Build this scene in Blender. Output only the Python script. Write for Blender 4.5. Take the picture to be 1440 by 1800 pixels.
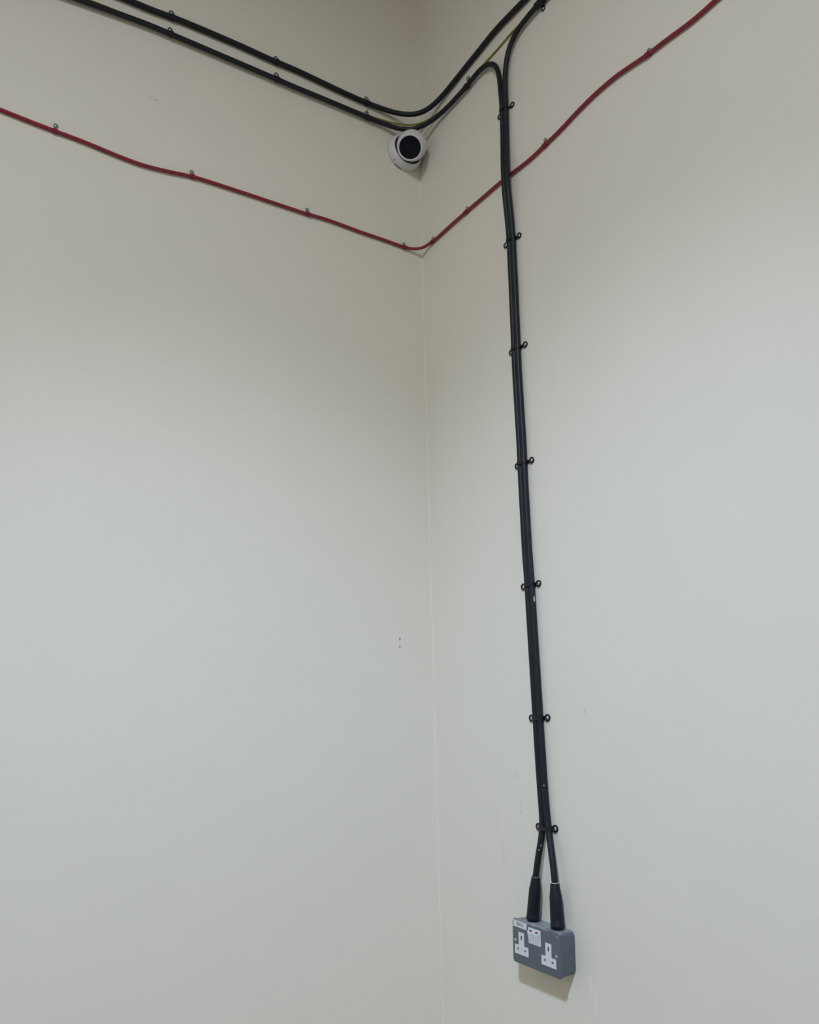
import bpy, bmesh, math, random
from mathutils import Vector, Matrix

for o in list(bpy.data.objects):
    bpy.data.objects.remove(o, do_unlink=True)
SC = bpy.context.scene
COL = SC.collection

# ------------------------------------------------------------------ camera
cam_data = bpy.data.cameras.new('camera')
cam = bpy.data.objects.new('camera', cam_data)
COL.objects.link(cam)
cam.matrix_world = Matrix((
    (0.8377492, -0.1188794, -0.5329577, -1.28015),
    (-0.5456689, -0.2189566, -0.8088903, -1.8442),
    (-0.0205342, 0.9684656, -0.2482995, 1.5),
    (0, 0, 0, 1)))
cam_data.sensor_fit = 'VERTICAL'
cam_data.sensor_height = 36.0
cam_data.lens = 36.0 * 1473.264 / 1800.0
cam_data.clip_start = 0.02
SC.camera = cam

# ------------------------------------------------------------------ light
world = bpy.data.worlds.new('hall_light')
SC.world = world
world.use_nodes = True
bg = world.node_tree.nodes['Background']
bg.inputs['Color'].default_value = (1.0, 0.970, 0.837, 1)
bg.inputs['Strength'].default_value = 0.469

# one floodlight up behind the photographer: a tight beam with a wide spill round it
for nm, watts, colour, cone, size in (('floodlight_beam', 264, (0.616, 0.779, 1.0), 60, 0.07), ('floodlight_spill', 118, (0.824, 0.903, 1.0), 125, 0.25)):
    ld = bpy.data.lights.new(nm, 'SPOT')
    ld.energy = watts
    ld.color = colour
    ld.shadow_soft_size = size
    ld.spot_size = math.radians(cone)
    ld.spot_blend = 1.0
    lo = bpy.data.objects.new(nm, ld)
    COL.objects.link(lo)
    lo.location = (-2.02, -2.03, 3.66)
    lo.rotation_euler = Vector((0.45, 0.43, -0.80)).to_track_quat('-Z', 'Y').to_euler()

SC.view_settings.view_transform = 'Standard'
SC.view_settings.look = 'None'
SC.view_settings.exposure = 0.0
SC.view_settings.gamma = 1.0
SC.view_settings.use_curve_mapping = False


# ------------------------------------------------------------------ materials
def mat(name, col, rough=0.5, metal=0.0, spec=0.5, noise=None, bump=None):
    """Principled material; noise = (scale, amount) varies the colour, bump = (scale, strength)."""
    m = bpy.data.materials.new(name)
    m.use_nodes = True
    nt = m.node_tree
    b = nt.nodes['Principled BSDF']
    b.inputs['Base Color'].default_value = (*col, 1)
    b.inputs['Roughness'].default_value = rough
    b.inputs['Metallic'].default_value = metal
    b.inputs['Specular IOR Level'].default_value = spec
    tc = nt.nodes.new('ShaderNodeTexCoord')
    if noise:
        n = nt.nodes.new('ShaderNodeTexNoise')
        n.inputs['Scale'].default_value = noise[0]
        n.inputs['Detail'].default_value = 3
        nt.links.new(tc.outputs['Object'], n.inputs['Vector'])
        mx = nt.nodes.new('ShaderNodeMix')
        mx.data_type = 'RGBA'
        a = noise[1]
        mx.inputs['A'].default_value = (*[c * (1 - a) for c in col], 1)
        mx.inputs['B'].default_value = (*[min(1, c * (1 + a)) for c in col], 1)
        nt.links.new(n.outputs['Fac'], mx.inputs['Factor'])
        nt.links.new(mx.outputs['Result'], b.inputs['Base Color'])
    if bump:
        n2 = nt.nodes.new('ShaderNodeTexNoise')
        n2.inputs['Scale'].default_value = bump[0]
        n2.inputs['Detail'].default_value = 2
        nt.links.new(tc.outputs['Object'], n2.inputs['Vector'])
        bp = nt.nodes.new('ShaderNodeBump')
        bp.inputs['Strength'].default_value = bump[1]
        bp.inputs['Distance'].default_value = 0.001
        nt.links.new(n2.outputs['Fac'], bp.inputs['Height'])
        nt.links.new(bp.outputs['Normal'], b.inputs['Normal'])
    return m


WALL_COL = (0.74, 0.71, 0.64)


def wall_mat(name, marks):
    """Cream emulsion: roller stipple, faint mottling and the nicks and scuffs of that wall.
    marks = (centre, radii along x y z, colour, strength)"""
    m = mat(name, WALL_COL, rough=0.62, spec=0.25)
    nt = m.node_tree
    L = nt.links.new
    b = nt.nodes['Principled BSDF']
    tc = nt.nodes['Texture Coordinate']
    n = nt.nodes.new('ShaderNodeTexNoise')
    n.inputs['Scale'].default_value = 7
    n.inputs['Detail'].default_value = 4
    L(tc.outputs['Object'], n.inputs['Vector'])
    mx = nt.nodes.new('ShaderNodeMix')
    mx.data_type = 'RGBA'
    mx.inputs['A'].default_value = (*[c * 0.975 for c in WALL_COL], 1)
    mx.inputs['B'].default_value = (*[c * 1.02 for c in WALL_COL], 1)
    L(n.outputs['Fac'], mx.inputs['Factor'])
    cur = mx.outputs['Result']
    wob = nt.nodes.new('ShaderNodeTexNoise')
    wob.inputs['Scale'].default_value = 160
    L(tc.outputs['Object'], wob.inputs['Vector'])
    for (p, r, c, s) in marks:
        sub = nt.nodes.new('ShaderNodeVectorMath')
        sub.operation = 'SUBTRACT'
        sub.inputs[1].default_value = p
        L(tc.outputs['Object'], sub.inputs[0])
        div = nt.nodes.new('ShaderNodeVectorMath')
        div.operation = 'DIVIDE'
        div.inputs[1].default_value = r
        L(sub.outputs[0], div.inputs[0])
        ln = nt.nodes.new('ShaderNodeVectorMath')
        ln.operation = 'LENGTH'
        L(div.outputs[0], ln.inputs[0])
        ad = nt.nodes.new('ShaderNodeMath')
        ad.operation = 'MULTIPLY_ADD'
        L(wob.outputs['Fac'], ad.inputs[0])
        ad.inputs[1].default_value = 1.2
        L(ln.outputs['Value'], ad.inputs[2])
        mr = nt.nodes.new('ShaderNodeMapRange')
        mr.inputs['From Min'].default_value = 1.0
        mr.inputs['From Max'].default_value = 1.7
        mr.inputs['To Min'].default_value = s
        mr.inputs['To Max'].default_value = 0.0
        L(ad.outputs[0], mr.inputs['Value'])
        m2 = nt.nodes.new('ShaderNodeMix')
        m2.data_type = 'RGBA'
        m2.inputs['B'].default_value = (*c, 1)
        L(cur, m2.inputs['A'])
        L(mr.outputs['Result'], m2.inputs['Factor'])
        cur = m2.outputs['Result']
    L(cur, b.inputs['Base Color'])
    n2 = nt.nodes.new('ShaderNodeTexNoise')
    n2.inputs['Scale'].default_value = 210
    n2.inputs['Detail'].default_value = 3
    L(tc.outputs['Object'], n2.inputs['Vector'])
    bp = nt.nodes.new('ShaderNodeBump')
    bp.inputs['Strength'].default_value = 0.16
    bp.inputs['Distance'].default_value = 0.0012
    L(n2.outputs['Fac'], bp.inputs['Height'])
    L(bp.outputs['Normal'], b.inputs['Normal'])
    return m


NICK = (0.16, 0.15, 0.13)
SMUDGE = (0.52, 0.50, 0.47)
CHALK = (0.86, 0.85, 0.83)
left_marks = [((-0.1034, 0, 1.7216), (0.0030, 1, 0.0050), NICK, 0.75),
              ((-0.1039, 0, 1.7011), (0.0028, 1, 0.0045), NICK, 0.7),
              ((-0.8085, 0, 3.0553), (0.0055, 1, 0.0032), NICK, 0.5),
              ((-0.8210, 0, 3.0590), (0.0100, 1, 0.0028), SMUDGE, 0.4)]
right_marks = [((0, -0.591, 2.8453), (1, 0.0035, 0.006), SMUDGE, 0.6),
               ((0, -0.208, 1.5304), (1, 0.003, 0.004), SMUDGE, 0.6),
               ((0, -0.5475, 1.5242), (1, 0.004, 0.009), SMUDGE, 0.55),
               ((0, -0.2574, 1.2186), (1, 0.006, 0.030), SMUDGE, 0.22),
               ((0, -0.2420, 1.2800), (1, 0.006, 0.035), SMUDGE, 0.20),
               ((0, -0.3277, 1.3313), (1, 0.004, 0.007), SMUDGE, 0.45),
               ((0, -0.3260, 1.3108), (1, 0.004, 0.006), SMUDGE, 0.4),
               ((0, -0.3167, 1.3891), (1, 0.008, 0.010), SMUDGE, 0.2),
               ((0, -0.5080, 1.0000), (1, 0.004, 0.020), CHALK, 0.5),
               ((0, -0.5200, 0.9750), (1, 0.004, 0.026), CHALK, 0.4)]

M = {
    'wall_left': wall_mat('cream_paint_left', left_marks),
    'wall_right': wall_mat('cream_paint_right', right_marks),
    'caulk': mat('painted_filler', (0.72, 0.69, 0.62), 0.5, spec=0.3, noise=(40, 0.04)),
    'floor': mat('floor_screed', (0.42, 0.36, 0.29), 0.6, noise=(6, 0.12)),
    'ceiling': mat('ceiling_paint', (0.55, 0.52, 0.46), 0.8, noise=(3, 0.03)),
    'black': mat('black_cable_sheath', (0.0060, 0.0092, 0.0145), 0.48, spec=0.34, noise=(60, 0.25), bump=(300, 0.1)),
    'rubber': mat('black_rubber', (0.0060, 0.0085, 0.0170), 0.5, spec=0.3, noise=(90, 0.3)),
    'clip_black': mat('black_coated_clip', (0.006, 0.007, 0.010), 0.42, spec=0.35, noise=(200, 0.2)),
    'red': mat('red_cable_sheath', (0.235, 0.018, 0.034), 0.45, spec=0.4, noise=(45, 0.2)),
    'clip_red': mat('red_coated_clip', (0.20, 0.012, 0.032), 0.42, spec=0.4, noise=(200, 0.2)),
    'green': mat('green_sheath', (0.055, 0.085, 0.018), 0.45, noise=(50, 0.2)),
    'yellow': mat('yellow_stripe', (0.20, 0.20, 0.022), 0.45, noise=(50, 0.15)),
    'steel': mat('zinc_screw', (0.70, 0.71, 0.70), 0.4, metal=0.5, noise=(400, 0.15)),
    'dull_zinc': mat('dull_zinc', (0.16, 0.17, 0.165), 0.5, metal=0.4, noise=(400, 0.15)),
    'recess': mat('screw_recess', (0.05, 0.05, 0.05), 0.6, noise=(400, 0.2)),
    'paint_glint_fleck': mat('dried_paint_and_glint', (0.72, 0.72, 0.69), 0.6, noise=(300, 0.1)),
    'print': mat('cable_print', (0.075, 0.088, 0.10), 0.6, noise=(400, 0.4)),
    'cam_white': mat('white_camera_housing', (0.66, 0.66, 0.68), 0.38, spec=0.5, noise=(30, 0.03)),
    'cam_gap_shade': mat('black_gap_shade', (0.008, 0.009, 0.012), 0.5, noise=(60, 0.2)),
    'cam_glass': mat('dark_front_glass', (0.003, 0.0055, 0.013), 0.22, spec=0.25, noise=(25, 0.3)),
    'white_plastic': mat('white_plastic', (0.66, 0.68, 0.74), 0.35, spec=0.5, noise=(60, 0.03)),
    'shutter': mat('grey_shutter', (0.16, 0.17, 0.19), 0.5, noise=(300, 0.2)),
    'slot_black': mat('dark_slot', (0.008, 0.008, 0.010), 0.6, noise=(300, 0.2)),
    'red_mark': mat('red_on_mark', (0.17, 0.022, 0.045), 0.4, noise=(300, 0.2)),
    'sticker': mat('white_sticker', (0.60, 0.65, 0.71), 0.45, noise=(80, 0.04)),
    'ink': mat('black_print', (0.03, 0.035, 0.045), 0.6, noise=(400, 0.3)),
}


def grey_box_mat():
    """Grey enamelled steel with pale plaster dust lying on the top of the box."""
    m = mat('grey_enamel', (0.098, 0.118, 0.148), 0.42, spec=0.45)
    nt = m.node_tree
    L = nt.links.new
    b = nt.nodes['Principled BSDF']
    tc = nt.nodes['Texture Coordinate']
    sep = nt.nodes.new('ShaderNodeSeparateXYZ')
    L(tc.outputs['Object'], sep.inputs[0])
    n = nt.nodes.new('ShaderNodeTexNoise')
    n.inputs['Scale'].default_value = 190
    n.inputs['Detail'].default_value = 4
    L(tc.outputs['Object'], n.inputs['Vector'])
    n3 = nt.nodes.new('ShaderNodeTexNoise')
    n3.inputs['Scale'].default_value = 35
    L(tc.outputs['Object'], n3.inputs['Vector'])
    # dust: where the height in the box is within a ragged few mm of the top
    ma = nt.nodes.new('ShaderNodeMath')
    ma.operation = 'MULTIPLY_ADD'
    L(n.outputs['Fac'], ma.inputs[0])
    ma.inputs[1].default_value = 0.010
    L(sep.outputs['Y'], ma.inputs[2])
    mr = nt.nodes.new('ShaderNodeMapRange')
    mr.inputs['From Min'].default_value = 0.0425
    mr.inputs['From Max'].default_value = 0.0480
    mr.inputs['To Min'].default_value = 0.0
    mr.inputs['To Max'].default_value = 0.85
    L(ma.outputs[0], mr.inputs['Value'])
    mul = nt.nodes.new('ShaderNodeMath')
    mul.operation = 'MULTIPLY'
    L(mr.outputs['Result'], mul.inputs[0])
    m3 = nt.nodes.new('ShaderNodeMapRange')
    m3.inputs['From Min'].default_value = 0.38
    m3.inputs['From Max'].default_value = 0.60
    m3.inputs['To Min'].default_value = 0.25
    L(n3.outputs['Fac'], m3.inputs['Value'])
    L(m3.outputs['Result'], mul.inputs[1])
    mx = nt.nodes.new('ShaderNodeMix')
    mx.data_type = 'RGBA'
    mx.inputs['A'].default_value = (0.098, 0.118, 0.148, 1)
    mx.inputs['B'].default_value = (0.40, 0.42, 0.43, 1)
    L(mul.outputs[0], mx.inputs['Factor'])
    L(mx.outputs['Result'], b.inputs['Base Color'])
    return m


M['enamel'] = grey_box_mat()


# ------------------------------------------------------------------ helpers
def obj(name, bm, material, parent=None, smooth=None):
    bmesh.ops.recalc_face_normals(bm, faces=bm.faces)
    me = bpy.data.meshes.new(name)
    bm.to_mesh(me)
    bm.free()
    for mm in (material if isinstance(material, (list, tuple)) else [material]):
        me.materials.append(mm)
    if smooth is not None:
        me.shade_smooth()
        me.set_sharp_from_angle(angle=math.radians(smooth))
    o = bpy.data.objects.new(name, me)
    COL.objects.link(o)
    if parent:
        o.parent = parent
    return o


def tag(o, label, cat, group=None):
    o['label'] = label
    o['category'] = cat
    if group:
        o['group'] = group
    return o


def thing(name, label, cat, matrix, group=None):
    o = bpy.data.objects.new(name, None)
    o.empty_display_size = 0.02
    COL.objects.link(o)
    o.matrix_world = matrix
    return tag(o, label, cat, group)


def struct(name, bm, m):
    o = obj(name, bm, m)
    o['kind'] = 'structure'
    return o


def add_box(bm, lo, hi):
    x0, y0, z0 = lo
    x1, y1, z1 = hi
    v = [bm.verts.new(p) for p in ((x0, y0, z0), (x1, y0, z0), (x1, y1, z0), (x0, y1, z0),
                                   (x0, y0, z1), (x1, y0, z1), (x1, y1, z1), (x0, y1, z1))]
    for f in ((3, 2, 1, 0), (4, 5, 6, 7), (0, 1, 5, 4), (1, 2, 6, 5), (2, 3, 7, 6), (3, 0, 4, 7)):
        bm.faces.new([v[i] for i in f])


def add_lathe(bm, prof, n=48, mtx=None, caps=True):
    """prof = [(radius, height)] turned about the local Z axis."""
    rings = []
    for r, h in prof:
        rings.append([bm.verts.new((r * math.cos(2 * math.pi * k / n), r * math.sin(2 * math.pi * k / n), h)) for k in range(n)])
    for a, b in zip(rings, rings[1:]):
        for k in range(n):
            bm.faces.new((a[k], a[(k + 1) % n], b[(k + 1) % n], b[k]))
    if caps:
        bm.faces.new(rings[0][::-1])
        bm.faces.new(rings[-1])
    if mtx is not None:
        bmesh.ops.transform(bm, matrix=mtx, verts=[v for r in rings for v in r])


def add_tube(bm, pts, r, n=16, closed=False, mat_fn=None):
    pts = [Vector(p) for p in pts]
    N = len(pts)
    rad = r if callable(r) else (lambda i: r)
    rings = []
    up = None
    for i, p in enumerate(pts):
        if closed:
            t = (pts[(i + 1) % N] - pts[i - 1]).normalized()
        else:
            t = (pts[min(i + 1, N - 1)] - pts[max(i - 1, 0)]).normalized()
        if up is None:
            up = t.orthogonal().normalized()
        up = (up - t * up.dot(t)).normalized()
        s = t.cross(up)
        rings.append([bm.verts.new(p + (up * math.cos(2 * math.pi * k / n) + s * math.sin(2 * math.pi * k / n)) * rad(i)) for k in range(n)])
    prs = list(zip(rings, rings[1:])) + ([(rings[-1], rings[0])] if closed else [])
    for j, (a, b) in enumerate(prs):
        for k in range(n):
            f = bm.faces.new((a[k], a[(k + 1) % n], b[(k + 1) % n], b[k]))
            if mat_fn:
                f.material_index = mat_fn(j, k)
    if not closed:
        bm.faces.new(rings[0][::-1])
        bm.faces.new(rings[-1])


def rounded_rect(w, h, r, n=6, cx=0.0, cy=0.0):
    out = []
    for (sx, sy, a0) in ((1, 1, 0), (-1, 1, 90), (-1, -1, 180), (1, -1, 270)):
        for k in range(n + 1):
            a = math.radians(a0 + 90 * k / n)
            out.append((cx + sx * (w / 2 - r) + r * math.cos(a), cy + sy * (h / 2 - r) + r * math.sin(a)))
    return out


def add_prism(bm, outline, z0, z1, holes=()):
    """Flat plate with the given outline (and holes), from z0 to z1."""
    edges = []
    for loop in [outline] + list(holes):
        vs = [bm.verts.new((x, y, z0)) for x, y in loop]
        for a, b in zip(vs, vs[1:] + vs[:1]):
            edges.append(bm.edges.new((a, b)))
    if holes:
        g = bmesh.ops.triangle_fill(bm, use_beauty=True, use_dissolve=False, edges=edges)
        faces = [e for e in g['geom'] if isinstance(e, bmesh.types.BMFace)]
    else:
        faces = [bm.faces.new([e.verts[0] for e in edges])]
    ex = bmesh.ops.extrude_face_region(bm, geom=faces)
    bmesh.ops.translate(bm, vec=(0, 0, z1 - z0), verts=[e for e in ex['geom'] if isinstance(e, bmesh.types.BMVert)])
    bm.faces.ensure_lookup_table()


def add_loft(bm, sections):
    """sections = [(outline, z)] with equal point counts, capped at both ends."""
    rings = [[bm.verts.new((x, y, z)) for x, y in o] for o, z in sections]
    n = len(rings[0])
    for a, b in zip(rings, rings[1:]):
        for k in range(n):
            bm.faces.new((a[k], a[(k + 1) % n], b[(k + 1) % n], b[k]))
    bm.faces.new(rings[0][::-1])
    bm.faces.new(rings[-1])


def wall_frame(wall, p, tilt=0.0):
    """Local frame on a wall: X to the right, Y up, Z out into the room."""
    if wall == 'left':
        R = Matrix(((1, 0, 0), (0, 0, -1), (0, 1, 0)))
    else:
        R = Matrix(((0, 0, -1), (-1, 0, 0), (0, 1, 0)))
    return Matrix.Translation(p) @ R.to_4x4() @ Matrix.Rotation(tilt, 4, 'Z')


# ------------------------------------------------------------------ the room
H = 4.4
bm = bmesh.new(); add_box(bm, (-6.0, 0.0, 0.0), (0.0, 0.15, H)); struct('wall_left', bm, M['wall_left'])
bm = bmesh.new(); add_box(bm, (0.0, -6.0, 0.0), (0.15, 0.15, H)); struct('wall_right', bm, M['wall_right'])
bm = bmesh.new(); add_box(bm, (-6.0, -6.0, -0.1), (0.15, 0.15, 0.0)); struct('floor', bm, M['floor'])
bm = bmesh.new(); add_box(bm, (-6.0, -6.0, H), (0.15, 0.15, H + 0.1)); struct('ceiling', bm, M['ceiling'])
# painted-over filler bead in the corner
bm = bmesh.new()
random.seed(4)
prev = None
for k in range(221):
    z = H * k / 220
    r = 0.0020 + 0.0005 * math.sin(k * 0.37) + random.uniform(-0.0003, 0.0003)
    ring = [bm.verts.new(v) for v in ((-r, 0, z), (-r * 0.42, -r * 0.42, z), (0, -r, z), (0, 0, z))]
    if prev:
        for i in range(3):
            bm.faces.new((prev[i], prev[i + 1], ring[i + 1], ring[i]))
    prev = ring
struct('trim_1', bm, M['caulk'])

# ------------------------------------------------------------------ cables (centre lines in metres)
UPPER = [(-2.5702, -0.0095, 3.3074), (-1.7702, -0.0095, 3.3074), (-0.9702, -0.0095, 3.3074), (-0.8979, -0.0095, 3.3098), (-0.8858, -0.0095, 3.31),
    (-0.8738, -0.0095, 3.3103), (-0.8617, -0.0095, 3.3105), (-0.8497, -0.0095, 3.3109), (-0.8376, -0.0095, 3.3114), (-0.8256, -0.0095, 3.3122),
    (-0.8136, -0.0095, 3.3132), (-0.8016, -0.0095, 3.3143), (-0.7896, -0.0095, 3.3154), (-0.7776, -0.0095, 3.3165), (-0.7656, -0.0095, 3.3174),
    (-0.7536, -0.0095, 3.3181), (-0.7415, -0.0095, 3.3186), (-0.7295, -0.0095, 3.3189), (-0.7174, -0.0095, 3.3191), (-0.7054, -0.0095, 3.3194),
    (-0.6933, -0.0095, 3.3196), (-0.6813, -0.0095, 3.3198), (-0.6692, -0.0095, 3.32), (-0.6571, -0.0095, 3.3202), (-0.6451, -0.0095, 3.3203),
    (-0.633, -0.0095, 3.3205), (-0.621, -0.0095, 3.3206), (-0.6089, -0.0095, 3.3207), (-0.5969, -0.0095, 3.3207), (-0.5848, -0.0095, 3.3207),
    (-0.5728, -0.0095, 3.3205), (-0.5607, -0.0095, 3.3202), (-0.5487, -0.0095, 3.3198), (-0.5366, -0.0095, 3.3195), (-0.5246, -0.0095, 3.3193),
    (-0.5125, -0.0095, 3.3192), (-0.5005, -0.0095, 3.3194), (-0.4884, -0.0095, 3.3196), (-0.4764, -0.0095, 3.3198), (-0.4643, -0.0095, 3.3201),
    (-0.4523, -0.0095, 3.3203), (-0.4402, -0.0095, 3.3204), (-0.4282, -0.0095, 3.3205), (-0.4161, -0.0095, 3.3204), (-0.4041, -0.0095, 3.3201),
    (-0.392, -0.0095, 3.3198), (-0.38, -0.0095, 3.3193), (-0.3679, -0.0095, 3.3189), (-0.3559, -0.0095, 3.3184), (-0.3438, -0.0095, 3.318),
    (-0.3318, -0.0095, 3.3175), (-0.3197, -0.0095, 3.317), (-0.3077, -0.0095, 3.3166), (-0.2956, -0.0095, 3.3162), (-0.2836, -0.0095, 3.3158),
    (-0.2715, -0.0095, 3.3155), (-0.2595, -0.0095, 3.3152), (-0.2474, -0.0095, 3.3151), (-0.2353, -0.0095, 3.315), (-0.2233, -0.0095, 3.315),
    (-0.2112, -0.0096, 3.3149), (-0.1992, -0.0099, 3.3149), (-0.1872, -0.0104, 3.3147), (-0.1752, -0.0112, 3.3145), (-0.1632, -0.0123, 3.3142),
    (-0.1512, -0.0136, 3.3139), (-0.1393, -0.0152, 3.3135), (-0.1275, -0.017, 3.313), (-0.1159, -0.0195, 3.3122), (-0.1046, -0.0229, 3.3111),
    (-0.0938, -0.0273, 3.3097), (-0.0834, -0.0327, 3.3081), (-0.0734, -0.0391, 3.3065), (-0.0641, -0.0462, 3.3051), (-0.0553, -0.0542, 3.3041),
    (-0.0473, -0.0628, 3.3038), (-0.04, -0.072, 3.3044), (-0.0335, -0.0817, 3.306), (-0.0279, -0.0919, 3.3083), (-0.0231, -0.1023, 3.3112),
    (-0.0191, -0.1131, 3.3144), (-0.0159, -0.1242, 3.3175), (-0.0136, -0.1355, 3.3204), (-0.0119, -0.147, 3.3229), (-0.0109, -0.1588, 3.325),
    (-0.0103, -0.1706, 3.3269), (-0.0099, -0.1825, 3.3286), (-0.0097, -0.1945, 3.3302), (-0.0096, -0.2064, 3.3318), (-0.0095, -0.2184, 3.3333),
    (-0.0095, -0.2303, 3.3347), (-0.0095, -0.2423, 3.3361), (-0.0095, -0.2543, 3.3375), (-0.0095, -0.2663, 3.3389), (-0.0095, -0.2783, 3.3402),
    (-0.0095, -0.2903, 3.3415), (-0.0095, -0.3022, 3.3427), (-0.0095, -0.3142, 3.344), (-0.0095, -0.3262, 3.3453), (-0.0095, -0.3382, 3.3468),
    (-0.0095, -0.3501, 3.3483), (-0.0095, -0.3621, 3.3497), (-0.0095, -0.3741, 3.351), (-0.0095, -0.3861, 3.352), (-0.0095, -0.3981, 3.3525),
    (-0.0095, -0.4101, 3.3528), (-0.0095, -0.4221, 3.3527), (-0.0095, -0.4342, 3.3523), (-0.0095, -0.4462, 3.3518), (-0.0095, -0.4583, 3.3512),
    (-0.0095, -0.4703, 3.3506), (-0.0095, -0.4823, 3.35), (-0.0095, -0.4944, 3.3496), (-0.0095, -0.5064, 3.3492), (-0.0095, -0.5185, 3.3488),
    (-0.0095, -0.5908, 3.3459), (-0.0095, -1.3908, 3.3459), (-0.0095, -2.1908, 3.3459),]
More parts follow.
